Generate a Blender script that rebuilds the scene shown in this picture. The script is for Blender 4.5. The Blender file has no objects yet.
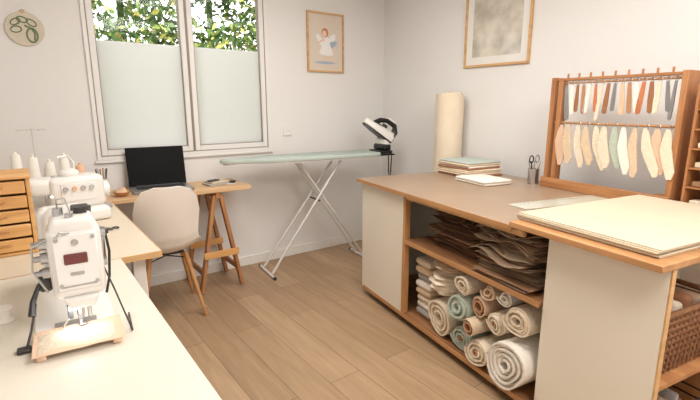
import bpy, bmesh, math, random
from mathutils import Vector, Matrix, noise
random.seed(7)
R=math.radians
scene=bpy.context.scene
try:
    scene.view_settings.view_transform='Standard'
except Exception as e: print(e)

# ------------------------------------------------ materials
def srgb(c):
    return tuple(((x/255)/12.92 if x/255<=0.04045 else ((x/255+0.055)/1.055)**2.4) for x in c)+(1,)
def mk(name):
    m=bpy.data.materials.new(name); m.use_nodes=True
    return m,m.node_tree.nodes,m.node_tree.links,m.node_tree.nodes['Principled BSDF']
def mat(name,col,rough=.6,metal=0,var=.06,scale=8,bump=0,bscale=60,spec=None):
    m,n,l,p=mk(name)
    c=srgb(col)
    tc=n.new('ShaderNodeTexCoord'); nz=n.new('ShaderNodeTexNoise'); nz.inputs['Scale'].default_value=scale
    nz.inputs['Detail'].default_value=4
    l.new(tc.outputs['Object'],nz.inputs['Vector'])
    mx=n.new('ShaderNodeMix'); mx.data_type='RGBA'
    mx.inputs['A'].default_value=tuple(x*(1-var) for x in c[:3])+(1,)
    mx.inputs['B'].default_value=tuple(min(1,x*(1+var)) for x in c[:3])+(1,)
    l.new(nz.outputs['Fac'],mx.inputs['Factor']); l.new(mx.outputs['Result'],p.inputs['Base Color'])
    p.inputs['Roughness'].default_value=rough; p.inputs['Metallic'].default_value=metal
    if spec is not None: p.inputs['Specular IOR Level'].default_value=spec
    if bump>0:
        n2=n.new('ShaderNodeTexNoise'); n2.inputs['Scale'].default_value=bscale
        l.new(tc.outputs['Object'],n2.inputs['Vector'])
        b=n.new('ShaderNodeBump'); b.inputs['Strength'].default_value=bump; b.inputs['Distance'].default_value=.01
        l.new(n2.outputs['Fac'],b.inputs['Height']); l.new(b.outputs['Normal'],p.inputs['Normal'])
    return m
def wood(name,c1,c2,axis=0,rough=.5,scale=14):
    m,n,l,p=mk(name)
    tc=n.new('ShaderNodeTexCoord'); mp=n.new('ShaderNodeMapping')
    s=[scale]*3; s[axis]=scale*.08
    mp.inputs['Scale'].default_value=s
    nz=n.new('ShaderNodeTexNoise'); nz.inputs['Scale'].default_value=1.6; nz.inputs['Detail'].default_value=6; nz.inputs['Distortion'].default_value=.6
    l.new(tc.outputs['Object'],mp.inputs['Vector']); l.new(mp.outputs['Vector'],nz.inputs['Vector'])
    cr=n.new('ShaderNodeValToRGB'); cr.color_ramp.elements[0].position=.3; cr.color_ramp.elements[1].position=.7
    cr.color_ramp.elements[0].color=srgb(c1); cr.color_ramp.elements[1].color=srgb(c2)
    l.new(nz.outputs['Fac'],cr.inputs['Fac']); l.new(cr.outputs['Color'],p.inputs['Base Color'])
    p.inputs['Roughness'].default_value=rough
    return m
W_wall=mat('wall_paint',(232,230,228),.9,var=.015,scale=2,bump=.05,bscale=120)
W_trim=mat('trim_white',(236,233,228),.5,var=.02)
M_white=mat('white_plastic',(232,229,224),.3,var=.02)
M_cream=mat('cream_panel',(236,228,212),.55,var=.03,scale=3)
M_tabletop=mat('table_cream',(222,214,200),.5,var=.03,scale=3)
M_tabletop2=mat('table_cream_warm',(218,205,184),.5,var=.03,scale=3)
M_ply=wood('plywood_edge',(196,150,98),(222,182,130),0)
M_birch=wood('birch',(176,122,72),(206,156,102),1)
M_birchz=wood('birch_vertical',(176,122,72),(206,156,102),2)
M_orange=wood('pine_orange',(158,102,60),(192,138,90),1)
M_orangez=wood('pine_orange_v',(158,102,60),(192,138,90),2)
M_orangex=wood('pine_orange_x',(202,144,84),(232,182,118),0)
M_shelf=wood('shelf_brown',(132,88,56),(170,122,82),1)
M_isltop=mat('island_top',(160,135,112),.34,var=.10,scale=5)
M_slab=wood('slab_plywood',(174,124,78),(200,150,102),1)
M_black=mat('black_plastic',(22,22,24),.35)
M_dark=mat('dark_grey',(58,56,56),.5)
M_screen=mat('screen_black',(9,9,11),.5,spec=.15)
M_metal=mat('brushed_metal',(190,190,192),.28,metal=1,var=.04)
M_greym=mat('silver_paint',(222,220,217),.35,metal=.2,var=.03)
M_lap=mat('laptop_silver',(150,148,147),.4,metal=.5)
M_chair=mat('chair_shell',(240,233,224),.42,var=.02)
M_taupe=mat('window_taupe',(162,152,145),.4)
M_sash=mat('window_sash',(234,232,229),.4,var=.02)
M_paper=mat('cream_paper',(208,193,168),.85,var=.04,scale=4)
M_kraft=mat('kraft_paper',(150,112,82),.85,var=.2,scale=9)
M_kraftd=mat('kraft_paper_dark',(112,78,54),.85,var=.2,scale=9)
M_kraft2=mat('kraft_paper_grey',(174,148,122),.85,var=.2,scale=9)
M_fcream=mat('fabric_cream',(234,218,194),.95,var=.08,scale=14,bump=.4)
M_flinen=mat('fabric_linen',(220,196,166),.95,var=.08,scale=14,bump=.4)
M_fwhite=mat('fabric_white',(240,233,222),.95,var=.04,scale=14,bump=.3)
M_fpeach=mat('fabric_peach',(224,190,162),.95,var=.1,scale=14,bump=.3)
M_fgreen=mat('fabric_sage',(186,196,180),.95,var=.08,scale=14,bump=.3)
M_fblue=mat('fabric_bluegrey',(182,192,184),.95,var=.08,scale=14,bump=.3)
M_fgrey=mat('fabric_grey',(176,170,165),.95,var=.08,scale=14,bump=.3)
M_fbrown=mat('fabric_brown',(158,110,78),.95,var=.1,scale=14,bump=.3)
M_card=mat('cardboard_tube',(182,134,98),.85,var=.08)
M_wicker=mat('wicker',(132,90,58),.8,var=.35,scale=50,bump=.8,bscale=90)
M_board=mat('ironing_cover',(182,194,186),.9,var=.1,scale=40)
M_thread=mat('thread_white',(236,230,220),.8,var=.05,scale=60)
M_thgreen=mat('thread_green',(150,168,140),.8)
M_thpeach=mat('thread_peach',(224,180,146),.8)
M_red=mat('display_red',(112,56,54),.3)
M_artbg=mat('print_background',(222,208,194),.6,var=.03)
M_artw=mat('print_wings',(238,236,234),.6,var=.04)
M_artblue=mat('print_blue',(168,182,196),.6,var=.08)
M_arth=mat('print_hair',(200,122,80),.6,var=.1)
M_artskin=mat('print_skin',(236,200,178),.6)
M_artgreen=mat('leaf_green_thread',(116,134,102),.9)
M_hoop=mat('hoop_linen',(214,204,186),.9,var=.06,scale=30)
M_grass=mat('grass',(110,130,70),.95,var=.3,scale=3)
M_glassblue=mat('acrylic_ruler',(200,200,184),.15,var=.02)

def glass():
    m,n,l,p=mk('clear_glass')
    n.remove(p); out=n['Material Output']
    t=n.new('ShaderNodeBsdfTransparent'); g=n.new('ShaderNodeBsdfGlossy'); g.inputs['Roughness'].default_value=.02
    mx=n.new('ShaderNodeMixShader'); mx.inputs[0].default_value=.012
    l.new(t.outputs[0],mx.inputs[1]); l.new(g.outputs[0],mx.inputs[2]); l.new(mx.outputs[0],out.inputs[0]); return m
def frosted():
    m,n,l,p=mk('frosted_film')
    n.remove(p); out=n['Material Output']
    t=n.new('ShaderNodeBsdfTranslucent'); t.inputs['Color'].default_value=(.96,.93,.95,1)
    d=n.new('ShaderNodeBsdfDiffuse'); d.inputs['Color'].default_value=(.88,.88,.87,1)
    mx=n.new('ShaderNodeMixShader'); mx.inputs[0].default_value=.2
    l.new(t.outputs[0],mx.inputs[1]); l.new(d.outputs[0],mx.inputs[2]); l.new(mx.outputs[0],out.inputs[0]); return m
def emis(name,col,s):
    m,n,l,p=mk(name)
    p.inputs['Base Color'].default_value=col+(1,); p.inputs['Emission Color'].default_value=col+(1,); p.inputs['Emission Strength'].default_value=s
    return m
def leafmat():
    m,n,l,p=mk('leaves')
    g=n.new('ShaderNodeNewGeometry'); cr=n.new('ShaderNodeValToRGB')
    e=cr.color_ramp.elements
    e[0].position=0; e[0].color=srgb((58,84,42)); e[1].position=1; e[1].color=srgb((228,200,104))
    for pos,c in ((.35,(84,116,56)),(.7,(124,150,78)),(.88,(170,178,96))):
        x=e.new(pos); x.color=srgb(c)
    l.new(g.outputs['Random Per Island'],cr.inputs['Fac']); l.new(cr.outputs['Color'],p.inputs['Base Color'])
    p.inputs['Roughness'].default_value=.5
    return m
def floormat():
    m,n,l,p=mk('oak_planks')
    tc=n.new('ShaderNodeTexCoord'); mp=n.new('ShaderNodeMapping'); mp.inputs['Rotation'].default_value=(0,0,R(90))
    l.new(tc.outputs['Object'],mp.inputs['Vector'])
    br=n.new('ShaderNodeTexBrick'); br.inputs['Scale'].default_value=1; br.inputs['Brick Width'].default_value=1.25
    br.inputs['Row Height'].default_value=.19; br.inputs['Mortar Size'].default_value=.0018; br.inputs['Mortar Smooth'].default_value=.3
    br.offset=.37
    br.inputs['Color1'].default_value=srgb((182,152,120)); br.inputs['Color2'].default_value=srgb((163,133,102)); br.inputs['Mortar'].default_value=srgb((104,80,60))
    l.new(mp.outputs['Vector'],br.inputs['Vector'])
    mp2=n.new('ShaderNodeMapping'); mp2.inputs['Scale'].default_value=(14,1.1,1)
    l.new(tc.outputs['Object'],mp2.inputs['Vector'])
    nz=n.new('ShaderNodeTexNoise'); nz.inputs['Scale'].default_value=2; nz.inputs['Detail'].default_value=7; nz.inputs['Distortion'].default_value=.8
    l.new(mp2.outputs['Vector'],nz.inputs['Vector'])
    cr=n.new('ShaderNodeValToRGB'); cr.color_ramp.elements[0].position=.3; cr.color_ramp.elements[1].position=.7
    cr.color_ramp.elements[0].color=(.81,.79,.77,1); cr.color_ramp.elements[1].color=(1.04,1.04,1.04,1)
    l.new(nz.outputs['Fac'],cr.inputs['Fac'])
    mx=n.new('ShaderNodeMix'); mx.data_type='RGBA'; mx.blend_type='MULTIPLY'; mx.inputs['Factor'].default_value=1
    l.new(br.outputs['Color'],mx.inputs['A']); l.new(cr.outputs['Color'],mx.inputs['B']); l.new(mx.outputs['Result'],p.inputs['Base Color'])
    p.inputs['Roughness'].default_value=.45
    return m
M_glass=glass(); M_frost=frosted(); M_leaf=leafmat(); M_floor=floormat()
M_led=emis('led_glow',(1,.98,.96),14); M_fillg=emis('fill_diffuser',(1,.96,.92),2)  # the diffuser glow belongs to the added overhead fill
def printmat():
    m,n,l,p=mk('landscape_print')
    tc=n.new('ShaderNodeTexCoord'); nz=n.new('ShaderNodeTexNoise'); nz.inputs['Scale'].default_value=6; nz.inputs['Detail'].default_value=6
    l.new(tc.outputs['Object'],nz.inputs['Vector'])
    cr=n.new('ShaderNodeValToRGB'); e=cr.color_ramp.elements
    e[0].position=.35; e[0].color=srgb((174,168,154)); e[1].position=.62; e[1].color=srgb((220,211,198))
    x=e.new(.48); x.color=srgb((200,193,180))
    l.new(nz.outputs['Fac'],cr.inputs['Fac']); l.new(cr.outputs['Color'],p.inputs['Base Color']); p.inputs['Roughness'].default_value=.12
    return m
M_print=printmat()

# ------------------------------------------------ builder
class B:
    def __init__(s,name,loc=(0,0,0),rz=0):
        s.name=name; s.loc=loc; s.rz=rz; s.bm=bmesh.new(); s.mats=[]
    def add(s,t,m,M=None):
        if m not in s.mats: s.mats.append(m)
        i=s.mats.index(m)
        for f in t.faces: f.material_index=i
        if M is not None: t.transform(M)
        me=bpy.data.meshes.new('t'); t.to_mesh(me); t.free(); s.bm.from_mesh(me); bpy.data.meshes.remove(me)
    def rotm(s,c,rot): 
        return Matrix.Translation(c)@Matrix.Rotation(rot[2],4,'Z')@Matrix.Rotation(rot[1],4,'Y')@Matrix.Rotation(rot[0],4,'X')
    def box(s,c,sz,m,rot=(0,0,0),bev=.002,seg=1):
        t=bmesh.new(); bmesh.ops.create_cube(t,size=1); bmesh.ops.scale(t,vec=sz,verts=t.verts)
        bev=min(bev,min(sz)*.49)
        if bev>0: bmesh.ops.bevel(t,geom=t.edges[:],offset=bev,segments=seg,profile=.5,affect='EDGES')
        s.add(t,m,s.rotm(c,rot)); return s
    def bx(s,a,b,m,bev=.002,seg=1):
        return s.box([(a[i]+b[i])/2 for i in range(3)],[abs(b[i]-a[i]) for i in range(3)],m,bev=bev,seg=seg)
    def cyl(s,p0,p1,r,m,r1=None,seg=20):
        p0=Vector(p0);p1=Vector(p1); d=p1-p0
        t=bmesh.new(); bmesh.ops.create_cone(t,cap_ends=True,segments=seg,radius1=r,radius2=r if r1 is None else r1,depth=d.length)
        s.add(t,m,Matrix.Translation((p0+p1)/2)@d.to_track_quat('Z','Y').to_matrix().to_4x4()); return s
    def ell(s,c,sz,m,rot=(0,0,0),seg=20):
        t=bmesh.new(); bmesh.ops.create_uvsphere(t,u_segments=seg,v_segments=seg*2//3,radius=1); bmesh.ops.scale(t,vec=sz,verts=t.verts)
        s.add(t,m,s.rotm(c,rot)); return s
    def lathe(s,prof,m,c=(0,0,0),rot=(0,0,0),seg=28):
        t=bmesh.new(); rings=[]
        for r,z in prof:
            rings.append([t.verts.new((max(r,1e-4)*math.cos(2*math.pi*k/seg),max(r,1e-4)*math.sin(2*math.pi*k/seg),z)) for k in range(seg)])
        for a,b in zip(rings,rings[1:]):
            for k in range(seg): t.faces.new((a[k],a[(k+1)%seg],b[(k+1)%seg],b[k]))
        s.add(t,m,s.rotm(c,rot)); return s
    def tube(s,pts,r,m,seg=10):
        pts=[Vector(p) for p in pts]; t=bmesh.new(); rings=[]; up=None
        for i,p in enumerate(pts):
            d=(pts[min(i+1,len(pts)-1)]-pts[max(i-1,0)]).normalized()
            if up is None:
                up=d.orthogonal().normalized()
            up=(up-d*up.dot(d)).normalized(); sd=d.cross(up)
            rr=r[i] if isinstance(r,(list,tuple)) else r
            rings.append([t.verts.new(p+(up*math.cos(2*math.pi*k/seg)+sd*math.sin(2*math.pi*k/seg))*rr) for k in range(seg)])
        for a,b in zip(rings,rings[1:]):
            for k in range(seg): t.faces.new((a[k],a[(k+1)%seg],b[(k+1)%seg],b[k]))
        t.faces.new(rings[0][::-1]); t.faces.new(rings[-1])
        s.add(t,m); return s
    def prism(s,pts,th,m,c=(0,0,0),rot=(0,0,0),bev=0):
        t=bmesh.new(); f=t.faces.new([t.verts.new((x,y,-th/2)) for x,y in pts])
        r=bmesh.ops.extrude_face_region(t,geom=[f]); bmesh.ops.translate(t,vec=(0,0,th),verts=[v for v in r['geom'] if isinstance(v,bmesh.types.BMVert)])
        bmesh.ops.recalc_face_normals(t,faces=t.faces[:])
        if bev>0: bmesh.ops.bevel(t,geom=t.edges[:],offset=bev,segments=2,profile=.5,affect='EDGES')
        s.add(t,m,s.rotm(c,rot)); return s
    def grid(s,fn,nu,nv,m,th=.002):
        t=bmesh.new(); g=[[t.verts.new(fn(i/nu,j/nv)) for j in range(nv+1)] for i in range(nu+1)]
        for i in range(nu):
            for j in range(nv): t.faces.new((g[i][j],g[i+1][j],g[i+1][j+1],g[i][j+1]))
        t.normal_update()
        if th: bmesh.ops.solidify(t,geom=t.faces[:],thickness=th)
        s.add(t,m); return s
    def roll(s,c,Rr,length,m,core=None,turns=5,axis='X',ph=0,r0=None,lump=1,yaw=0):
        r0=r0 or Rr*.22; t=bmesh.new(); n=turns*22; pitch=(Rr-r0)/turns; th=pitch*.80; cs=[]
        NX=9
        for i in range(n+1):
            a=2*math.pi*i/22; r=r0+pitch*i/22+th*.2
            w=1+(.05*math.sin(2*a+ph)+.03*math.sin(3*a+ph*2))*lump
            q=[]
            for rr in (r*w,(r-th)*w):
                for k in range(NX+1):
                    x=-length/2+length*k/NX
                    ww=1+(.03*noise.noise(Vector((x*7,math.cos(a)*1.5+ph,math.sin(a)*1.5)))*lump if i>n-23 else 0)
                    xx=x+ (.012*math.sin(a*.5+ph) )
                    q.append(t.verts.new((xx,rr*ww*math.cos(a),rr*ww*math.sin(a))))
            cs.append(q)
        for a,b in zip(cs,cs[1:]):
            ks=[(k,k+1) for k in range(NX)]+[(NX+1+k+1,NX+1+k) for k in range(NX)]+[(NX+1,0),(NX,2*NX+1)]
            for k in ks:
                t.faces.new((a[k[0]],a[k[1]],b[k[1]],b[k[0]]))
        bmesh.ops.recalc_face_normals(t,faces=t.faces[:])
        M=Matrix.Translation(c)@Matrix.Rotation(yaw,4,'Z')
        if axis=='Z': M=M@Matrix.Rotation(R(90),4,'Y')
        s.add(t,m,M)
        if core:
            rr=r0*.8; 
            t=bmesh.new()
            rg=[]
            for x,r in ((-length/2-.012,rr),(length/2+.012,rr),(length/2+.012,rr*.75),(-length/2-.012,rr*.75)):
                rg.append([t.verts.new((x,r*math.cos(2*math.pi*k/18),r*math.sin(2*math.pi*k/18))) for k in range(18)])
            for q in range(4):
                a=rg[q]; b=rg[(q+1)%4]
                for k in range(18): t.faces.new((a[k],a[(k+1)%18],b[(k+1)%18],b[k]))
            bmesh.ops.recalc_face_normals(t,faces=t.faces[:])
            s.add(t,core,M)
        return s
    def merge(s,o,M):
        o.bm.transform(M)
        for m in o.mats:
            if m not in s.mats: s.mats.append(m)
        for f in o.bm.faces: f.material_index=s.mats.index(o.mats[f.material_index])
        me=bpy.data.meshes.new('q'); o.bm.to_mesh(me); s.bm.from_mesh(me); o.bm.free()
    def done(s,sharp=38):
        me=bpy.data.meshes.new(s.name); s.bm.to_mesh(me); s.bm.free()
        for m in s.mats: me.materials.append(m)
        me.polygons.foreach_set('use_smooth',[True]*len(me.polygons))
        me.set_sharp_from_angle(angle=R(sharp))
        o=bpy.data.objects.new(s.name,me); scene.collection.objects.link(o)
        o.location=s.loc; o.rotation_euler=(0,0,s.rz); return o

# ------------------------------------------------ room
XL,XR,YB,YF,H=-.62,3.09,3.60,-1.3,2.6
WX0,WX1,WZ0,WZ1=.44,1.79,1.015,2.36
B('floor').bx((XL-.15,YF-.15,-.1),(XR+.15,YB+.15,0),M_floor,0).done()
B('ceiling').bx((XL-.15,YF-.15,H),(XR+.15,YB+.15,H+.12),W_wall,0).done()
B('wall_left').bx((XL-.15,YF-.15,0),(XL,YB+.15,H),W_wall,0).done()
B('wall_right').bx((XR,YF-.15,0),(XR+.15,YB+.15,H),W_wall,0).done()
B('wall_front').bx((XL,YF-.15,0),(XR,YF,H),W_wall,0).done()
w=B('wall_back')
w.bx((XL,YB,0),(WX0,YB+.15,H),W_wall,0).bx((WX1,YB,0),(XR,YB+.15,H),W_wall,0)
w.bx((WX0,YB,0),(WX1,YB+.15,WZ0),W_wall,0).bx((WX0,YB,WZ1),(WX1,YB+.15,H),W_wall,0).done()
B('baseboard_back').bx((XL,YB-.014,0),(XR-.014,YB,.085),W_trim,.003).done()
B('baseboard_right').bx((XR-.014,YF,0),(XR,YB,.085),W_trim,.003).done()
B('baseboard_left').bx((XL,YF,0),(XL+.014,YB-.014,.085),W_trim,.003).done()
# window
wn=B('window_1'); y0=YB-.015; y1=YB+.05
def frame(b,x0,x1,z0,z1,t,ya,yb,m):
    b.bx((x0,ya,z0),(x0+t,yb,z1),m).bx((x1-t,ya,z0),(x1,yb,z1),m).bx((x0+t,ya,z0),(x1-t,yb,z0+t),m).bx((x0+t,ya,z1-t),(x1-t,yb,z1),m)
frame(wn,WX0,WX1,WZ0,WZ1,.026,y0,y1,M_sash)
xm=1.125
for a,b in ((WX0+.026,xm-.003),(xm+.003,WX1-.026)):
    frame(wn,a,b,WZ0+.026,WZ1-.026,.005,y0-.003,y1-.01,M_taupe)
    frame(wn,a+.005,b-.005,WZ0+.031,WZ1-.031,.038,y0+.004,y1-.01,M_sash)
    frame(wn,a+.043,b-.043,WZ0+.069,WZ1-.069,.006,y0+.010,y1-.01,M_taupe)
    wn.bx((a+.049,YB+.012,WZ0+.075),(b-.049,YB+.018,1.835),M_frost,0)
    wn.bx((a+.049,YB+.012,1.836),(b-.049,YB+.018,WZ1-.075),M_glass,0)
wn.bx((xm-.004,y0,WZ0+.03),(xm+.004,y1,WZ1-.03),M_taupe)
wn.bx((WX0-.015,YB-.022,WZ0-.022),(WX1+.015,YB-.001,WZ0),M_sash,.004)
wn.done()

# outside
def hedge():
    vs=[];fs=[]
    for i in range(32000):
        x=random.uniform(-1.5,5); z=random.uniform(.8,3.9); y=5.3+random.random()**1.5*1.2+.3*noise.noise(Vector((x*1.3,z*1.3,0)))
        if noise.noise(Vector((x*2.2,z*2.2,5)))>.34: continue
        L=random.uniform(.035,.08); Wd=L*.42
        q=Matrix.Rotation(random.uniform(0,6.28),3,'Z')@Matrix.Rotation(random.uniform(-1.2,1.2),3,'X')@Matrix.Rotation(random.uniform(0,6.28),3,'Y')
        c=Vector((x,y,z)); k=len(vs)
        for p in ((-L,0,0),(-L*.2,0,Wd),(L,0,0),(-L*.2,0,-Wd)): vs.append(c+q@Vector(p))
        fs.append((k,k+1,k+2,k+3))
    me=bpy.data.meshes.new('hedge'); me.from_pydata(vs,[],fs); me.materials.append(M_leaf)
    o=bpy.data.objects.new('hedge',me); scene.collection.objects.link(o)
    b=bmesh.new(); b.from_mesh(me)
    for i in range(6):
        x=-1+i*1.1
        t=bmesh.new(); bmesh.ops.create_cone(t,cap_ends=True,segments=10,radius1=.07,radius2=.03,depth=3.6); t.transform(Matrix.Translation((x,6.3,1.76)))
        for f in t.faces: f.material_index=1
        m2=bpy.data.meshes.new('x'); t.to_mesh(m2); t.free(); b.from_mesh(m2)
    t=bmesh.new(); bmesh.ops.create_cube(t,size=1); bmesh.ops.scale(t,vec=(7,.2,2.1),verts=t.verts); t.transform(Matrix.Translation((1.7,6.75,1.03)))
    for f in t.faces: f.material_index=1
    m2=bpy.data.meshes.new('x2'); t.to_mesh(m2); t.free(); b.from_mesh(m2)
    b.to_mesh(me); b.free(); me.materials.append(mat('hedge_depth',(92,116,66),.9,var=.5,scale=9))
hedge()
B('ground_outside').bx((-8,3.76,-.1),(10,14,-.03),M_grass,0).done()

# ------------------------------------------------ wall things
def framed(name,loc,wd,ht,rz,fm,ft,matm,inner,innerm):
    b=B(name,loc,rz)  # faces -y local
    frame(b,-wd/2,wd/2,-ht/2,ht/2,ft,-.022,-.001,fm)
    b.bx((-wd/2+ft,-.010,-ht/2+ft),(wd/2-ft,-.001,ht/2-ft),matm,0)
    if inner: b.bx((-wd/2+ft+inner,-.012,-ht/2+ft+inner),(wd/2-ft-inner,-.010,ht/2-ft-inner),innerm,0)
    return b
b=framed('framed_illustration',(2.38,YB,1.955),.40,.52,0,M_ply,.016,M_artbg,.035,M_artbg)
def flat(b,pts,m,y): b.prism(pts,.0012,m,c=(0,y,0),rot=(R(90),0,0))
def circ(cx,cy,rx,ry,n=20,a0=0): 
    ca,sa=math.cos(a0),math.sin(a0)
    return [(cx+rx*math.cos(2*math.pi*k/n)*ca-ry*math.sin(2*math.pi*k/n)*sa, cy+rx*math.cos(2*math.pi*k/n)*sa+ry*math.sin(2*math.pi*k/n)*ca) for k in range(n)]
flat(b,circ(.055,.02,.075,.03,20,.9),M_artw,-.0135); flat(b,circ(.06,-.015,.065,.026,20,.4),M_artblue,-.0137)
flat(b,circ(-.065,.02,.06,.025,20,2.2),M_artw,-.0135)
flat(b,[(-.025,.05),(.025,.05),(.05,-.03),(.085,-.10),(.03,-.115),(-.03,-.11),(-.075,-.095),(-.045,-.02)],M_artw,-.0150)
flat(b,circ(-.012,.085,.036,.04),M_arth,-.0162); flat(b,circ(-.019,.077,.025,.029),M_artskin,-.0175)
flat(b,[(-.02,.035),(-.015,.018),(-.09,-.01),(-.095,.002)],M_artskin,-.0165)
flat(b,circ(-.02,-.13,.010,.028,14,.2),M_artskin,-.0145); flat(b,circ(.03,-.13,.010,.028,14,-.2),M_artskin,-.0145)
flat(b,circ(-.01,-.175,.11,.012,20),M_artblue,-.0140)
b.done()
b=framed('framed_landscape_print',(XR,2.26,2.05),.60,.70,R(-90),M_ply,.018,M_white,.06,M_print); b.done()
b=B('embroidery_hoop',(.125,YB,1.865))
b.cyl((0,-.001,0),(0,-.012,0),.096,M_hoop,seg=40)
b.tube([(.098*math.cos(a),-.008,.098*math.sin(a)) for a in [2*math.pi*k/40 for k in range(41)]],.0045,M_hoop)
for cx,cz,rx,rz_,an in ((-.045,.040,.028,.016,.6),(-.008,.055,.028,.016,-.2),(.038,.040,.028,.016,-.6),(-.045,-.005,.028,.018,.2)):
    c_=circ(cx,cz,rx,rz_,20,an)
    b.tube([(x,-.0135,z) for x,z in c_+[c_[0]]],.0035,M_artgreen,6)
b.tube([(.045,-.0135,-.065),(.05,-.0135,-.02),(.03,-.0135,.01),(.0,-.0135,.02)],.005,M_artgreen,6)
c_=circ(.035,-.035,.028,.042,20); b.tube([(x,-.0135,z) for x,z in c_+[c_[0]]],.005,M_artgreen,6)
b.box((0,-.012,.104),(.018,.012,.018),M_ply)
b.done()
b=B('wall_socket',(1.96,YB,1.17)); b.box((0,-.005,0),(.085,.009,.085),M_white,bev=.003).cyl((0,-.0095,0),(0,-.0105,0),.026,M_sash).cyl((-.01,-.0105,0),(-.01,-.0112,0),.003,M_dark,seg=8).cyl((.01,-.0105,0),(.01,-.0112,0),.003,M_dark,seg=8).done()

# ------------------------------------------------ desks
TZ=.80
b=B('sewing_table')   # nearest
b.bx((-.60,.42,TZ-.03),(.277,1.915,TZ),M_tabletop,.003)
for x in (-.55,.20):
    for y in (.5,1.84): b.bx((x,y-.025,0),(x+.05,y+.025,TZ-.03),M_white,.003)
b.bx((-.50,.49,TZ-.09),(.20,.51,TZ-.03),M_white).bx((-.50,1.83,TZ-.09),(.20,1.85,TZ-.03),M_white)
b.done()
b=B('side_table')
b.bx((-.60,1.925,TZ-.028),(.43,3.14,TZ),M_tabletop2,.002)
b.bx((-.60,1.921,TZ-.027),(.43,1.925,TZ-.001),M_ply,0).bx((.43,1.921,TZ-.027),(.434,3.14,TZ-.001),M_ply,0)
for x in (-.55,.33):
    for y in (2.02,3.05): b.bx((x,y-.025,0),(x+.05,y+.025,TZ-.028),M_white,.003)
b.done()
b=B('wooden_desk')
b.bx((-.60,3.155,TZ-.028),(1.40,3.575,TZ),wood('desk_oak',(204,164,120),(220,184,142),0),.003)
def trestle(b,xc):
    b.bx((xc-.02,3.17,TZ-.075),(xc+.02,3.56,TZ-.028),M_orange,.003)
    for y in (3.20,3.53):
        for sx in (-1,1):
            p0=Vector((xc+sx*.022,y,TZ-.05)); p1=Vector((xc+sx*.16,y,.0))
            d=p1-p0; c=(p0+p1)/2; ang=math.atan2(d.x,-d.z)
            b.box((c.x,y,c.z+.008),(.026,.045,d.length-.012),M_orangez,rot=(0,-ang,0))
        b.box((xc,y-.03,.30),(.27,.015,.05),M_orangex)
    for sx in (-1,1): b.box((xc+sx*.135,3.365,.16),(.02,.33,.045),M_orange)
trestle(b,1.14); trestle(b,-.2)
b.done()

# laptop
b=B('laptop',(.80,3.365,TZ+.001),R(-4))
b.box((0,0,.009),(.40,.25,.016),M_lap,bev=.004,seg=2)
b.box((0,.035,.0175),(.33,.11,.002),M_black,bev=0)
for r in range(4):
    for c_ in range(12): b.box((-.15+c_*.027,.075-r*.026,.0195),(.022,.021,.003),M_dark,bev=.001)
b.box((0,-.075,.0178),(.11,.07,.001),M_lap,bev=0)
b.box((0,.150,.155),(.40,.008,.285),M_screen,rot=(R(-9),0,0),bev=.003)
b.box((0,.1450,.157),(.38,.002,.26),M_screen,rot=(R(-9),0,0),bev=0)
b.cyl((-.15,.126,.017),(.15,.126,.017),.006,M_dark)
b.done()
b=B('notebook_stack',(1.19,3.34,TZ+.001),R(8)); b.box((0,0,.008),(.17,.12,.014),M_fgrey).box((0.01,.005,.0225),(.15,.11,.012),M_paper,rot=(0,0,.1)).box((-.02,0,.034),(.09,.05,.01),M_dark,rot=(0,0,.3),bev=.004).done()
b=B('smartphone',(1.31,3.33,TZ+.001),R(-30)); b.box((0,0,.005),(.07,.13,.009),M_white,bev=.004,seg=2).box((0,0,.0105),(.062,.12,.001),M_screen,bev=0).done()

# chair
b=B('shell_chair',(.715,3.05,0),R(-6))
prof=[(.235,.455),(.19,.47),(.08,.462),(-.04,.450),(-.12,.458),(-.175,.50),(-.205,.57),(-.225,.66),(-.245,.75),(-.262,.84),(-.272,.895),(-.274,.915)]
wid=[.17,.205,.225,.222,.210,.192,.185,.190,.195,.180,.14,.07]
lift=[.0,.012,.03,.045,.06,.06,.05,.04,.035,.02,.01,.0]
def pin(l,t):
    t=max(0,min(len(l)-1.0001,t*(len(l)-1))); i=int(t); f=t-i
    a=l[i];c=l[i+1]
    if isinstance(a,tuple): return tuple(a[k]*(1-f)+c[k]*f for k in range(len(a)))
    return a*(1-f)+c*f
def shell(u,v):
    y,z=pin(prof,v); w_=pin(wid,v); l_=pin(lift,v); q=u*2-1
    bend=abs(q)**2.2
    k=min(1,max(0,(v-.3)/.35))
    return Vector((q*w_, y+bend*l_*1.3*k, z+bend*l_*1.4*(1-k)))
b.grid(shell,20,44,M_chair,.007)
b.box((0,.03,.438),(.2,.22,.012),M_dark)
for sx in (-1,1):
    for sy,yt in ((-1,-.07),(1,.12)):
        p0=(sx*.11,yt,.437); p1=(sx*.195,yt+sy*.12,0.0)
        b.cyl(p1,p0,.010,M_birchz,r1=.017,seg=14)
    b.tube([(sx*.12,-.09,.40),(-sx*.13,.14,.40)],.004,M_dark)
b.done()

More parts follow.
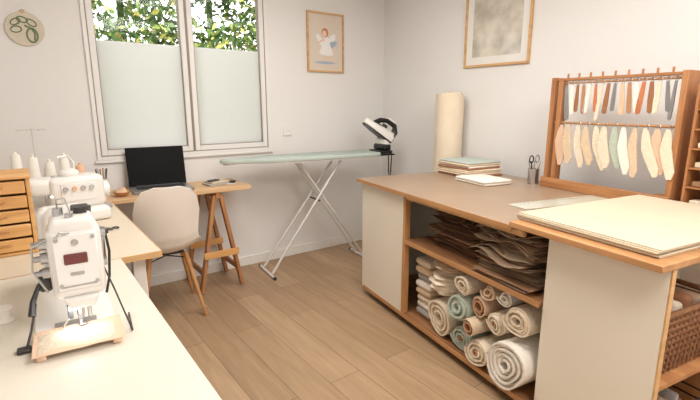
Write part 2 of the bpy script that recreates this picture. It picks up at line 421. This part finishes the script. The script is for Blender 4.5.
# ------------------------------------------------ ironing board
b=B('ironing_board',(1.98,3.26,0),R(-6.5))
pts=[]
for k in range(9):
    a=math.pi/2+math.pi*k/8; pts.append((-.60+.12*math.cos(a)*1.3,.085*math.sin(a)))
pts=[(-.35,.155)]+pts+[(-.35,-.155),(.0,-.18),(.60,-.18),(.64,-.14),(.64,.14),(.60,.18),(.0,.18)]
b.prism(pts,.028,M_board,c=(0,0,.972),bev=.006)
b.prism([(x*.97,y*.95) for x,y in pts],.012,M_greym,c=(0,0,.951))
b.bx((.642,-.13,.952),(.80,-.115,.964),M_black,.002).bx((.642,.115,.952),(.80,.13,.964),M_black,.002).bx((.79,-.13,.952),(.80,.13,.964),M_black,.002).bx((.642,-.115,.954),(.79,.115,.960),M_black,.002)
for sy in (-1,1):
    b.tube([(.28,sy*.07,.945),(-.40,sy*.10,.03)],.0105,M_greym)
    b.tube([(-.12,sy*.045,.945),(.50,sy*.08,.03)],.0105,M_greym)
b.tube([(-.41,-.17,.012),(-.41,.17,.012)],.012,M_greym); b.tube([(.51,-.17,.012),(.51,.17,.012)],.012,M_greym)
for x in (-.41,.51):
    for sy in (-1,1): b.cyl((x,sy*.17,.013),(x,sy*.19,.013),.013,M_dark)
b.cyl((.045,-.10,.60),(.045,.10,.60),.008,M_dark)
b.done()
b=B('steam_iron',(2.675,3.16,.967),R(-6))
def isect(u,v):
    L=.27; a=u*2*math.pi; t=v
    wd=.066*math.sqrt(max(0,1-t**2.2))+.001; ht=.07*(1-.5*t)
    return Vector((wd*math.cos(a), t*L-.1, .035+ht*max(-.3,math.sin(a))))
b.box((.015,0,.016),(.12,.22,.026),M_black,bev=.008,seg=2)
b.box((.03,0,.055),(.08,.19,.06),M_black,bev=.02,seg=3)
b.box((.045,0,.10),(.08,.17,.07),M_white,bev=.02,seg=3)
b2=B('x'); b2.grid(isect,24,14,M_white,0)
b2.prism([(.066*s_*math.sqrt(max(0,1-tt**2.2)),tt*.275-.102) for s_,tt in [(1,k/10) for k in range(11)]+[(-1,k/10) for k in range(9,-1,-1)]],.014,M_black,c=(0,0,.014))
b2.tube([(0,-.085,.05),(0,-.10,.12),(0,-.07,.152),(0,.01,.150),(0,.06,.120),(0,.085,.07)],[.030,.026,.021,.019,.020,.026],M_black)
b2.tube([(0,-.07,.176),(0,-.01,.174),(0,.03,.160)],[.008,.010,.008],M_white)
b2.box((0,-.100,.06),(.12,.016,.11),M_dark,bev=.004)
b2.cyl((.0,.0,.095),(.0,.0,.115),.022,M_dark)
b2.box((.0,.07,.075),(.05,.09,.02),M_dark,bev=.008,rot=(R(-14),0,0))
b.merge(b2,Matrix.Translation((-.02,0,.150))@Matrix.Rotation(R(78),4,'Z')@Matrix.Rotation(R(36),4,'X')@Matrix.Scale(1.12,4))
b.tube([(.070,.06,.02),(.15,.07,.06),(.155,.07,-.05),(.15,.06,-.2),(.145,.04,-.28),(.14,.01,-.18),(.14,.0,-.02)],.006,M_dark)
b.done(50)

# ------------------------------------------------ island
A=(1.95,2.55,0); RZ=R(-9.4)
def IB(name): return B(name,A,RZ)
Z=.88
b=IB('cutting_table')
b.bx((0,-1.46,Z-.022),(1.10,0,Z),M_isltop,.002)
b.bx((-.004,-1.46,Z-.024),(0,0,Z-.001),M_slab,0).bx((-.004,0,Z-.024),(1.10,.004,Z-.001),M_slab,0)
b.bx((.03,-.56,.05),(.05,-.03,Z-.024),M_cream,.002)
b.bx((.03,-.585,.05),(.07,-.56,Z-.024),M_birchz,.002)
b.bx((.05,-.05,.05),(1.06,-.03,Z-.024),M_cream,.002)
b.bx((.03,-1.50,Z-.050),(.05,-.585,Z-.024),M_ply,.001)
b.bx((1.02,-1.58,Z-.10),(1.04,-.05,Z-.024),M_cream,.002)
for s in (.1,1.56): b.bx((1.02,-s-.02,.05),(1.06,-s+.02,Z-.024),M_birchz,.002)
b.bx((.03,-1.615,.548),(1.0,-.585,.57),M_shelf,.002)
b.bx((.03,-1.615,.05),(1.0,-.05,.07),M_shelf,.002)
b.bx((.026,-1.615,.046),(.03,-.05,.072),M_slab,0); b.bx((.026,-1.615,.546),(.03,-.585,.572),M_slab,0)
for x,s in ((.10,.08),(.95,.10),(.10,.75),(.10,1.50),(.95,1.50)):
    b.cyl((x-.010,-s,.021),(x+.010,-s,.021),.021,M_black).bx((x-.02,-s-.02,.038),(x+.02,-s+.02,.05),M_metal,.001)
b.done()
b=IB('storage_cabinet')
S0,S1=1.62,2.09
PW=.045
b.bx((-.03,-2.10,Z),(1.16,-1.47,Z+.024),M_slab,.002)
b.bx((PW,-S1,.0),(PW+.022,-S0,Z-.001),M_cream,.002)
b.bx((1.08,-S1,0),(1.10,-S0,Z-.001),M_cream,.002)
b.bx((PW+.022,-S0-.018,.0),(1.08,-S0,Z-.001),M_cream,.001)
for z in (.02,.42): b.bx((PW+.022,-S1,z),(1.08,-S0-.018,z+.02),M_orange,.001)
b.bx((PW,-S1-.006,.0),(PW+.022,-S1,Z-.001),M_ply,0)
b.bx((.55,-S1,.04),(.57,-S0-.018,.42),M_orangez,.001)
b.done()
b=IB('wicker_basket'); 
def basket(b,c,sz,m):
    x,y,z=c; w_,d_,h_=sz
    for k in range(9):
        zz=z+h_*k/8; f=.9+.1*k/8; r=h_/17
        b.tube([(x-w_/2*f,y-d_/2*f,zz+r),(x+w_/2*f,y-d_/2*f,zz+r),(x+w_/2*f,y+d_/2*f,zz+r),(x-w_/2*f,y+d_/2*f,zz+r),(x-w_/2*f,y-d_/2*f,zz+r)],r,m,6)
    for k in range(14):
        xx=x-w_/2*.9+w_*.9*k/13
        b.tube([(xx,y-d_/2*.92-.008,z+.003),(xx,y-d_/2-.004,z+h_)],.005,m,6)
    b.box((x,y,z+.006),(w_*.88,d_*.84,.008),m)
basket(b,(.31,-1.87,.445),(.42,.38,.22),M_wicker)
for i in range(5): b.box((.16+.075*i,-1.87,.57),(.06,.28,.20+.03*(i%2)),[M_fbrown,M_kraft2,M_fcream][i%3],rot=(0,.05*(i%3-1),0),bev=.02,seg=3)
b.done()
b=IB('wire_basket')
for k in range(6):
    z=.052+k*.04
    b.tube([(.09,-2.06,z),(.52,-2.06,z),(.52,-1.68,z),(.09,-1.68,z),(.09,-2.06,z)],.004,M_black,6)
for k in range(10): b.tube([(.09+k*.0478,-2.06,.05),(.09+k*.0478,-2.06,.25)],.003,M_black,6)
b.box((.305,-1.87,.048),(.42,.37,.01),M_black)
for i in range(7): b.box((.16+.048*i,-1.87,.14),(.03,.28,.15+.04*(i%3)),[M_fpeach,M_fgrey,M_fbrown,M_fcream][i%4],rot=(0,.08*(i%2),0),bev=.012,seg=2)
b.done()

# fabric rolls
def sroll(s,z,r,m,L=.82,w=.47,core=None,turns=5,ph=0,r0=None,lump=1.3,yaw=0):
    IB('fabric_roll').roll((w,-s,z),r,L,m,core,turns,'X',ph,r0,lump,yaw).done(60)
sroll(.915,.186,.108,M_fcream,turns=6,ph=.4)
sroll(1.11,.147,.072,M_fgreen,core=M_card,ph=1)
sroll(1.268,.150,.074,M_fcream,core=M_card,ph=2,w=.435)
sroll(1.09,.320,.082,M_fgreen,ph=2.2,turns=4,w=.45)
sroll(1.22,.275,.045,M_flinen,core=M_card,turns=2,r0=.034,w=.42)
sroll(1.235,.385,.053,M_fpeach,core=M_card,turns=2,r0=.040)
sroll(1.475,.200,.122,M_fwhite,turns=7,ph=3,w=.42,lump=1.7)
sroll(1.355,.345,.058,M_fcream,core=M_card,ph=.3,w=.46)
sroll(1.495,.425,.074,M_fcream,ph=1.3,w=.45)
sroll(1.29,.482,.044,M_flinen,core=M_card,ph=1.9,w=.47,turns=3)
sroll(1.12,.465,.058,M_fcream,ph=.9,w=.45,turns=4)
sroll(1.395,.490,.040,M_fwhite,ph=.9,w=.47,turns=3)
def bundle(name,c,sz,m,seed):
    b=IB(name)
    def fn(u,v):
        th=v*math.pi; a=u*2*math.pi
        p=Vector((abs(math.sin(th))**.6*math.cos(a),abs(math.sin(th))**.6*math.sin(a),math.copysign(abs(math.cos(th))**.7,math.cos(th))))
        n_=noise.noise(Vector((p.x*1.7+seed,p.y*1.7,p.z*3.5)))*.16+.06*math.sin(p.z*14+3*p.x+seed)
        p=p*(1+n_)
        return Vector((c[0]+p.x*sz[0],c[1]+p.y*sz[1],c[2]+p.z*sz[2]))
    b.grid(fn,40,30,m,0); b.done(80)
bundle('folded_cloth_bundle',(.24,-.885,.375),(.20,.115,.068),M_fcream,1)
bundle('folded_cloth_bundle',(.26,-.90,.49),(.20,.11,.042),M_flinen,5)
def fold(b,c,sz,n,mats,jit=.008):
    x,y,z=c; h=sz[2]/n
    for i in range(n):
        b.box((x+random.uniform(-jit,jit),y+random.uniform(-jit,jit),z+h*(i+.5)),(sz[0]*random.uniform(.93,1),sz[1]*random.uniform(.93,1),h*.96),mats[i%len(mats)],rot=(0,0,random.uniform(-.04,.04)),bev=h*.45,seg=3)
b=IB('folded_fabric_stack'); fold(b,(.30,-.685,.072),(.40,.16,.38),8,[M_fgrey,M_fwhite,M_fcream,M_flinen,M_fwhite,M_fgrey,M_flinen,M_fcream],.006); b.done(60)
def papers(name,x0,x1,s0,s1,z0,n,dz,ms,seed,curl=.05):
    b=IB(name)
    for i in range(n):
        ox=random.uniform(-.03,.03); oy=random.uniform(-.02,.02); an=random.uniform(-.08,.08); sc=random.uniform(.86,1)
        cx,cy=(x0+x1)/2,-(s0+s1)/2; hx,hy=(x1-x0)/2*sc,(s1-s0)/2*sc
        def fn(u,v):
            p=(u*2-1)*hx; q=(v*2-1)*hy
            zz=z0+i*dz+.006*(1+noise.noise(Vector((p*5+seed+i*.4,q*5,i*.35))))*(1+i*.10)
            e=max(0,(.35-u)/.35)
            zz+=curl*(e**2)*(i/n)*(.2+1.4*noise.noise(Vector((q*6,i*.25,seed))))
            return Vector((cx+ox+p*math.cos(an)-q*math.sin(an),cy+oy+p*math.sin(an)+q*math.cos(an),min(.845,max(zz,z0+i*.001))))
        b.grid(fn,14,14,ms[i%len(ms)],.0015)
    b.done(60)
papers('kraft_pattern_stack',.10,.88,.74,1.13,.574,26,.0084,[M_kraft,M_kraftd,M_kraft,M_kraft],3,.07)
papers('kraft_pattern_stack',.05,.80,1.18,1.54,.574,26,.0082,[M_kraft2,M_kraft2,M_kraft,M_kraft2,M_flinen],9,.06)
b=IB('folded_fabric_stack'); fold(b,(.76,-.655,.571),(.30,.09,.12),3,[M_fwhite],.002); b.done(60)

# on the table
b=IB('folded_fabric_stack'); fold(b,(.86,-.21,Z+.001),(.34,.36,.110),8,[M_fbrown,M_fcream,M_flinen,M_fcream,M_fbrown,M_fwhite,M_flinen,M_fblue]); b.done(60)
b=IB('white_cloth'); fold(b,(.68,-.55,Z+.001),(.24,.32,.034),2,[M_fwhite]); b.done(60)
b=IB('acrylic_ruler'); b.box((.60,-1.24,Z+.003),(.62,.13,.004),M_glassblue,rot=(0,0,R(-4)),bev=0)
for i in range(20): b.box((.32+i*.029,-1.185-.0020*i,Z+.0054),(.002,.012,.0006),M_dark,bev=0)
b.done()
b=IB('pattern_paper_stack')
for i in range(6):
    b.box((.47+random.uniform(-.008,.008),-1.755+random.uniform(-.006,.006),Z+.0275+i*.0052),(.88,.60,.0048),M_paper,rot=(0,0,random.uniform(-.012,.012)),bev=.001)
b.done()
b=IB('scissors_cup')
b.lathe([(.0,.0),(.036,.0),(.036,.10),(.033,.10),(.033,.004),(0,.004)],M_metal,c=(.96,-.735,Z+.001))
for i,(dx,dy,m) in enumerate(((-.015,0,M_black),(.012,.01,M_metal),(.0,-.014,M_greym),(.015,-.012,M_fpeach),(-.01,.015,M_metal))):
    b.tube([(.96+dx*.5,-.735+dy*.5,Z+.006),(.96+dx*2,-.735+dy*2,Z+.15)],.004,m,8)
for k,dx in enumerate((-.03,.024)):
    b.tube([(.96+dx+.018*math.cos(a),-.735,Z+.165+.024*math.sin(a)) for a in [2*math.pi*q/16 for q in range(17)]],.004,[M_black,M_metal][k],8)
b.done()

# rack (open back)
b=IB('tool_rack')
b.bx((.925,-1.45,Z+.001),(1.075,-.82,Z+.030),M_orange,.002)
b.bx((.925,-1.60,Z+.026),(1.075,-1.475,Z+.05),M_orange,.002)
b.bx((.925,-1.60,Z+.030),(.945,-.82,Z+.062),M_orange,.002)
for s in (.84,1.585):
    b.bx((.945,-s-.014,Z+.05 if s>1 else Z+.03),(1.07,-s+.014,1.565),M_orangez,.002)
b.bx((.95,-.905,Z+.05),(.968,-.875,1.545),M_orangez,.002)
for z in (1.532,1.292): b.cyl((.975,-1.575,z),(.975,-.85,z),.007,M_birch)
for k in range(9): b.cyl((1.0,-.90-.075*k,1.56),(1.0,-.90-.075*k,1.588),.006,M_orangez,seg=10)
b.bx((.96,-1.575,1.545),(1.03,-.85,1.56),M_orange,.001)
cols=[M_metal,M_fwhite,M_fbrown,M_card,M_fwhite,M_arth,M_fcream,M_fbrown,M_metal,M_fpeach,M_card,M_fwhite,M_arth,M_fbrown,M_fcream,M_metal]
for k in range(17):
    s=.925+k*.0385; L=random.uniform(.15,.215); w_=random.uniform(.009,.017)
    b.tube([(.965,-s+.009*math.cos(a),1.529+.012*math.sin(a)) for a in [2*math.pi*q/10 for q in range(11)]],.0018,M_metal,5)
    pr=[(-w_*.6,0),(w_*.6,0),(w_,-L*.6),(w_*.9,-L*.95),(0,-L),(-w_*.9,-L*.95),(-w_,-L*.6)]
    b.prism(pr,.006,cols[k%16],c=(.960,-s,1.518),rot=(R(90),random.uniform(-.12,.12),R(90)))
c2=[M_fpeach,M_flinen,M_fcream,M_flinen,M_fcream,M_fcream,M_fgreen,M_fwhite,M_flinen,M_fcream,M_fpeach,M_fcream]
for k in range(12):
    s=.925+k*.0565; L=random.uniform(.22,.27); w_=random.uniform(.024,.030); bd=.012
    b.tube([(.96,-s+.009*math.cos(a),1.289+.012*math.sin(a)) for a in [2*math.pi*q/10 for q in range(11)]],.0018,M_metal,5)
    pr=[(-w_*.3,0),(w_*.3,0),(w_*.75+bd*.5,-L*.18),(w_+bd,-L*.40),(w_*.70+bd,-L*.62),(w_*.75,-L*.82),(w_*.3,-L),(-w_*.3-bd*.5,-L),(-w_*.9-bd*.5,-L*.85),(-w_*.85,-L*.6),(-w_*.85+bd*.6,-L*.35),(-w_*.6,-L*.12)]
    b.prism(pr,.006,c2[k],c=(.950-(k%2)*.010,-s,1.280),rot=(R(90),random.uniform(.0,.32),R(90)))
b.done()
b=IB('tray_organizer')
for s in (1.66,2.05): b.bx((.93,-s-.006,Z+.026),(1.15,-s+.006,1.50),M_orangez,.001)
b.bx((1.14,-2.05,Z+.026),(1.15,-1.66,1.50),M_orangez,.001)
for i in range(7):
    z=Z+.03+i*.093; b.bx((.93,-2.044,z),(1.14,-1.666,z+.008),M_orange,.001)
    if i<6:
        b.box((1.03,-1.855,z+.022),(.18,.34,.026),[M_fcream,M_kraft,M_paper][i%3],bev=.004)
b.ell((.965,-1.70,1.352),(.03,.030,.026),M_fwhite)
b.done()

B('standing_fabric_roll').roll((2.945,2.575,.745),.125,1.49,M_fcream,M_card,5,'Z',.5).done(60)

# ------------------------------------------------ industrial sewing machine
b=B('industrial_sewing_machine',(.088,1.34,TZ),R(-3))
b.box((-.02,.20,.004+.001),(.19,.52,.008),M_white,bev=.003)
b.box((-.02,.0,.0105),(.10,.10,.003),M_metal,bev=.001)
b.box((-.02,.40,.14),(.14,.11,.26),M_white,bev=.025,seg=3)
b.box((-.015,.20,.215),(.115,.40,.12),M_white,bev=.03,seg=4)
def tap(b,c,sz,top,m,bev=.02):
    t=bmesh.new(); bmesh.ops.create_cube(t,size=1)
    for v in t.verts:
        f=top if v.co.z>0 else 1
        v.co.x*=sz[0]*f; v.co.y*=sz[1]; v.co.z*=sz[2]
    bmesh.ops.bevel(t,geom=t.edges[:],offset=bev,segments=4,profile=.5,affect='EDGES')
    b.add(t,m,Matrix.Translation(c))
b.box((.0,.02,.200),(.122,.12,.19),M_white,bev=.020,seg=4)
tap(b,(-.0,.02,.290),(.120,.115,.056),.78,M_white,.014)
b.box((.0,-.041,.205),(.098,.006,.15),M_sash,bev=.003)
b.box((.0,-.0445,.142),(.080,.003,.004),M_fgrey,bev=0)
b.box((-.002,-.046,.215),(.052,.005,.028),M_red,bev=.002)
b.box((-.002,-.0455,.175),(.030,.004,.008),M_fgrey,bev=.001)
b.cyl((.0,-.044,.258),(.0,-.048,.258),.008,M_fgrey)
for x in (-.040,.040):
    for z in (.268,.147): b.cyl((x,-.043,z),(x,-.048,z),.005,M_metal,seg=12)
tap(b,(.0,-.015,.094),(.055,.07,.03),1.5,M_white,.008)
b.cyl((-.028,.02,.314),(-.028,.02,.338),.012,M_metal).cyl((.022,.03,.314),(.022,.03,.334),.016,M_dark).cyl((-.005,-.015,.314),(-.005,-.015,.328),.010,M_metal)
b.cyl((.0,.12,.272),(.0,.12,.295),.022,M_white).cyl((.0,.12,.295),(.0,.12,.299),.012,M_dark).cyl((-.03,.22,.272),(-.03,.22,.290),.014,M_dark)
b.tube([(-.028,.02,.338),(-.028,.01,.362),(-.01,0,.366),(.0,-.01,.325)],.002,M_metal,6)
b.tube([(.03,.05,.305),(.045,.06,.325),(.05,.12,.315),(.05,.2,.27)],.004,M_dark,8)
b.box((.03,.28,.280),(.05,.08,.015),M_dark,bev=.004)
b.cyl((-.02,.458,.2),(-.02,.49,.2),.062,M_dark,seg=30).cyl((-.02,.49,.2),(-.02,.50,.2),.03,M_white)
for z in (.175,.215,.252):
    b.cyl((-.058,.0,z),(-.078,.0,z),.015,M_metal).cyl((-.078,.0,z),(-.094,.0,z),.008,M_metal)
b.tube([(-.06,-.03,.27),(-.09,-.05,.26),(-.095,-.055,.20),(-.07,-.05,.14)],.0025,M_metal,8)
b.tube([(-.058,.03,.16),(-.090,.0,.145),(-.105,-.03,.115),(-.11,-.05,.085)],[.005,.005,.007,.009],M_black,8)
b.box((-.075,.02,.150),(.03,.05,.05),M_dark,bev=.006)
b.tube([(.056,.05,.25),(.076,.04,.25),(.080,.03,.20),(.073,.02,.13),(.06,0,.09)],.0035,M_black,8)
b.box((.066,.06,.21),(.012,.06,.08),M_metal,bev=.005)
b.cyl((.060,.02,.26),(.074,.02,.26),.014,M_metal).cyl((.074,.02,.26),(.082,.02,.26),.007,M_dark)
b.cyl((.060,.0,.18),(.070,.0,.18),.010,M_metal)
b.tube([(-.01,-.046,.285),(-.03,-.058,.29),(-.04,-.056,.275)],.003,M_metal,8)
b.cyl((-.006,-.01,.10),(-.006,-.01,.045),.005,M_metal).cyl((-.006,-.01,.045),(-.006,-.01,.020),.0014,M_metal,seg=8)
b.cyl((-.006,.012,.10),(-.006,.012,.03),.005,M_metal)
b.box((-.006,.0,.0245),(.018,.05,.004),M_metal).box((-.006,.014,.036),(.014,.014,.02),M_metal)
b.cyl((-.006,-.01,.05),(-.006,-.01,.068),.009,M_metal)
b.box((-.030,-.005,.06),(.012,.018,.04),M_dark).box((.015,.012,.045),(.010,.016,.035),M_metal)
b.tube([(-.03,-.01,.045),(-.045,-.02,.035),(-.05,-.02,.024)],.002,M_metal,6)
b.box((-.022,-.022,.074),(.022,.014,.008),M_led,bev=.002)
b.tube([(.060,-.01,.17),(.075,-.05,.12),(.105,-.09,.004)],.0022,M_dark,8)
b.tube([(.112,.03,.004),(.105,-.09,.004)],.0022,M_dark,8)
b.tube([(-.10,-.03,.11),(-.115,-.05,.05),(-.128,-.06,.013)],.003,M_dark,8)
b.box((-.135,-.06,.0062),(.030,.026,.010),M_dark,bev=.002)
b.done()
l=bpy.data.lights.new('needle_led','POINT'); l.energy=.20; l.shadow_soft_size=.012; l.color=(.95,.98,1)
o=bpy.data.objects.new('needle_led',l); o.location=(.066,1.305,TZ+.060); scene.collection.objects.link(o)
b=B('fabric_swatch',(.068,1.272,TZ),R(-4))
def sw(u,v):
    return Vector(((u-.5)*.20,(v-.5)*.145,.0170+.0022*noise.noise(Vector((u*5,v*5,2)))))
b.grid(sw,16,12,M_fpeach,.0015)
b.box((-.005,-.005,.0165),(.17,.11,.0025),M_fcream,bev=.001)
for (u_,v_) in ((-.09,-.06),(.09,-.06)): b.box((u_*.9,v_,.0085),(.02,.02,.015),M_fpeach,bev=.003)
b.done(60)
b=B('thread_spool',( -.09,1.52,TZ+.001)); b.lathe([(0,0),(.022,0),(.022,.004),(.012,.006),(.013,.035),(.022,.037),(.022,.041),(0,.041)],M_thread).done()

# ------------------------------------------------ overlocker
b=B('overlock_machine',(.18,2.74,TZ+.001),R(8))
b.box((0,0,.035),(.34,.24,.07),M_white,bev=.02,seg=3)
b.box((.04,.03,.15),(.26,.17,.17),M_white,bev=.03,seg=4)
b.box((-.10,.02,.19),(.16,.12,.09),M_white,bev=.03,seg=4)
b.box((.04,-.057,.155),(.16,.006,.09),M_sash,bev=.002)
for k in range(4): b.cyl((-.02+k*.04,-.058,.175),(-.02+k*.04,-.070,.175),.012,[M_fgrey,M_thpeach,M_fgrey,M_fblue][k])
b.cyl((.17,.03,.14),(.20,.03,.14),.045,M_white,seg=28).cyl((.20,.03,.14),(.206,.03,.14),.03,M_sash)
b.cyl((-.10,-.02,.15),(-.10,-.02,.085),.005,M_metal).box((-.10,-.03,.079),(.03,.06,.006),M_metal)
b.box((-.07,-.04,.143),(.03,.02,.006),M_led)
b.ell((.02,.02,.245),(.05,.04,.028),M_white)
b.tube([(.05,.05,.23),(.055,.06,.30),(.03,.05,.335),(-.02,.04,.33)],.006,M_white,8)
b.done()
b=B('thread_rack',(.13,3.02,TZ+.001))
b.box((0,0,.07),(.36,.13,.138),M_white,bev=.01,seg=2)
for k,(x,m,h) in enumerate(((-.15,M_thread,.19),(-.075,M_thread,.17),(0,M_thread,.14),(.07,M_thread,.17),(.145,M_thpeach,.11))):
    b.lathe([(0,0),(.032,0),(.034,.006),(.032,.012),(.022,h),(.019,h+.004),(.010,h+.006),(.008,h+.02),(0,h+.02)],m,c=(x,0,.140))
    b.cyl((x,0,.139),(x,0,.146),.036,[M_thgreen,M_fbrown][k%2])
b.done(50)
b=B('thread_stand',(.06,3.36,TZ+.001))
b.box((0,0,.01),(.22,.12,.018),M_white,bev=.006,seg=2)
b.cyl((0.02,.03,.018),(0.02,.03,.46),.006,M_greym).tube([(-.06,.03,.45),(.08,.03,.455)],.004,M_greym)
for x in (-.06,-.01,.05,.08): b.tube([(x,.03,.45),(x,.0,.452),(x+.008,-.01,.446)],.003,M_greym,8)
for x in (-.07,.07): b.lathe([(0,0),(.030,0),(.032,.006),(.018,.20),(.012,.205),(0,.205)],M_thread,c=(x,-.01,.02))
b.done()
b=B('slatted_wood_drawers',(-.22,2.33,TZ+.001),R(0))
b.bx((-.24,-.13,0),(-.225,.13,.31),M_orangex).bx((.225,-.13,0),(.24,.13,.31),M_orangex).bx((-.225,-.13,0),(.225,.13,.012),M_orangex).bx((-.225,.118,.012),(.225,.13,.31),M_orangex).bx((-.24,-.135,.31),(.245,.135,.322),M_orangex)
for k in range(5):
    z=.016+k*.059
    b.bx((-.222,-.132,z),(.222,-.12,z+.050),M_orangex,.003).bx((-.222,-.12,z),(.222,.10,z+.006),M_orangex,0)
    b.box((.12,-.136,z+.028),(.06,.006,.010),M_birch,bev=.002)
b.done()
b=B('pincushion',(.385,3.29,TZ+.001)); b.lathe([(0,0),(.035,0),(.045,.02),(.040,.022),(.0,.022)],M_birch).ell((0,0,.040),(.042,.042,.034),M_fpeach)
for k in range(7): b.cyl((.02*math.cos(k),.02*math.sin(k),.06),(.03*math.cos(k),.03*math.sin(k),.088),.001,M_metal,seg=6).ell((.03*math.cos(k),.03*math.sin(k),.09),(.004,.004,.004),M_red,seg=8)
b.done()
b=B('tool_jar',(.44,3.48,TZ+.001)); b.lathe([(0,0),(.038,0),(.040,.10),(.037,.10),(.035,.005),(0,.005)],M_white)
for k in range(6): b.tube([(.01*math.cos(k*1.1),.01*math.sin(k*1.1),.01),(.035*math.cos(k*1.1),.035*math.sin(k*1.1),.17)],.004,[M_dark,M_orange,M_metal][k%3],8)
b.done()
b=B('wooden_bowl',(.52,3.28,TZ+.001)); b.lathe([(0,0),(.03,0),(.055,.03),(.052,.03),(.028,.006),(0,.006)],M_birch).ell((0,0,.026),(.038,.038,.020),M_fpeach).ell((.01,.01,.042),(.022,.02,.016),M_thpeach).done(60)
b=B('glass_jar',(.33,3.48,TZ+.001)); b.lathe([(0,0),(.038,0),(.040,.09),(.033,.105),(.033,.112)],M_fgrey).cyl((0,0,.112),(0,0,.128),.036,M_birch).done()
b=B('cardboard_box',(.275,3.27,TZ+.001),R(12)); b.box((0,0,.04),(.10,.09,.08),M_card,bev=.002).box((0,0,.083),(.104,.094,.006),M_fbrown).done()
b=B('tape_dispenser',(.36,2.98,TZ+.001)); 
b.box((0,0,.012),(.11,.05,.022),M_fgrey,bev=.006,seg=2).lathe([(.018,-.012),(.036,-.012),(.036,.012),(.018,.012),(.018,-.012)],M_fpeach,c=(0,0,.060),rot=(R(90),0,0))
b.done()
b=B('embroidery_scissors',(.30,2.45,TZ+.001),R(30))
for sx in (-1,1):
    b.tube([(sx*.018+.012*math.cos(a),-.05+.016*math.sin(a),.004) for a in [2*math.pi*q/14 for q in range(15)]],.003,M_dark,6)
    b.prism([(sx*.012,-.035),(sx*.004,-.035),(-sx*.006,.07),(-sx*.001,.02)],.002,M_metal,c=(0,0,.004))
b.done()

# ------------------------------------------------ lights
def fill_light(x,y,sz,e):  # unseen overhead disc and area light, added to brighten the room
    b=B('added_fill_fixture',(x,y,H)); b.lathe([(0,-.001),(.25,-.001),(.25,-.03),(.24,-.035),(0,-.035)],M_white); b.lathe([(0,-.038),(.23,-.038),(.23,-.035)],M_fillg); b.done()
    l=bpy.data.lights.new('added_fill_light','AREA'); l.shape='DISK'; l.size=sz; l.energy=e; l.color=(1,.968,.925)
    o=bpy.data.objects.new('added_fill_light',l); o.location=(x,y,H-.05); scene.collection.objects.link(o)
fill_light(1.3,1.9,1.3,38); fill_light(1.2,-.4,1.3,52); fill_light(2.3,.6,1.1,8)
s=bpy.data.lights.new('sun','SUN'); s.energy=4.0; s.angle=R(3); s.color=(1,.95,.84)
o=bpy.data.objects.new('sun',s); o.rotation_euler=(R(38),R(12),0); scene.collection.objects.link(o)
wd=bpy.data.worlds.new('world'); scene.world=wd; wd.use_nodes=True
bg=wd.node_tree.nodes['Background']; bg.inputs[0].default_value=(.96,.97,1,1); bg.inputs[1].default_value=4.0

# ------------------------------------------------ camera
cam=bpy.data.cameras.new('camera'); cam.lens=23.0; cam.sensor_width=36; cam.clip_start=.05
co=bpy.data.objects.new('camera',cam); co.location=(0,0,1.40); co.rotation_euler=(R(90-12),0,R(-36.5))
scene.collection.objects.link(co); scene.camera=co
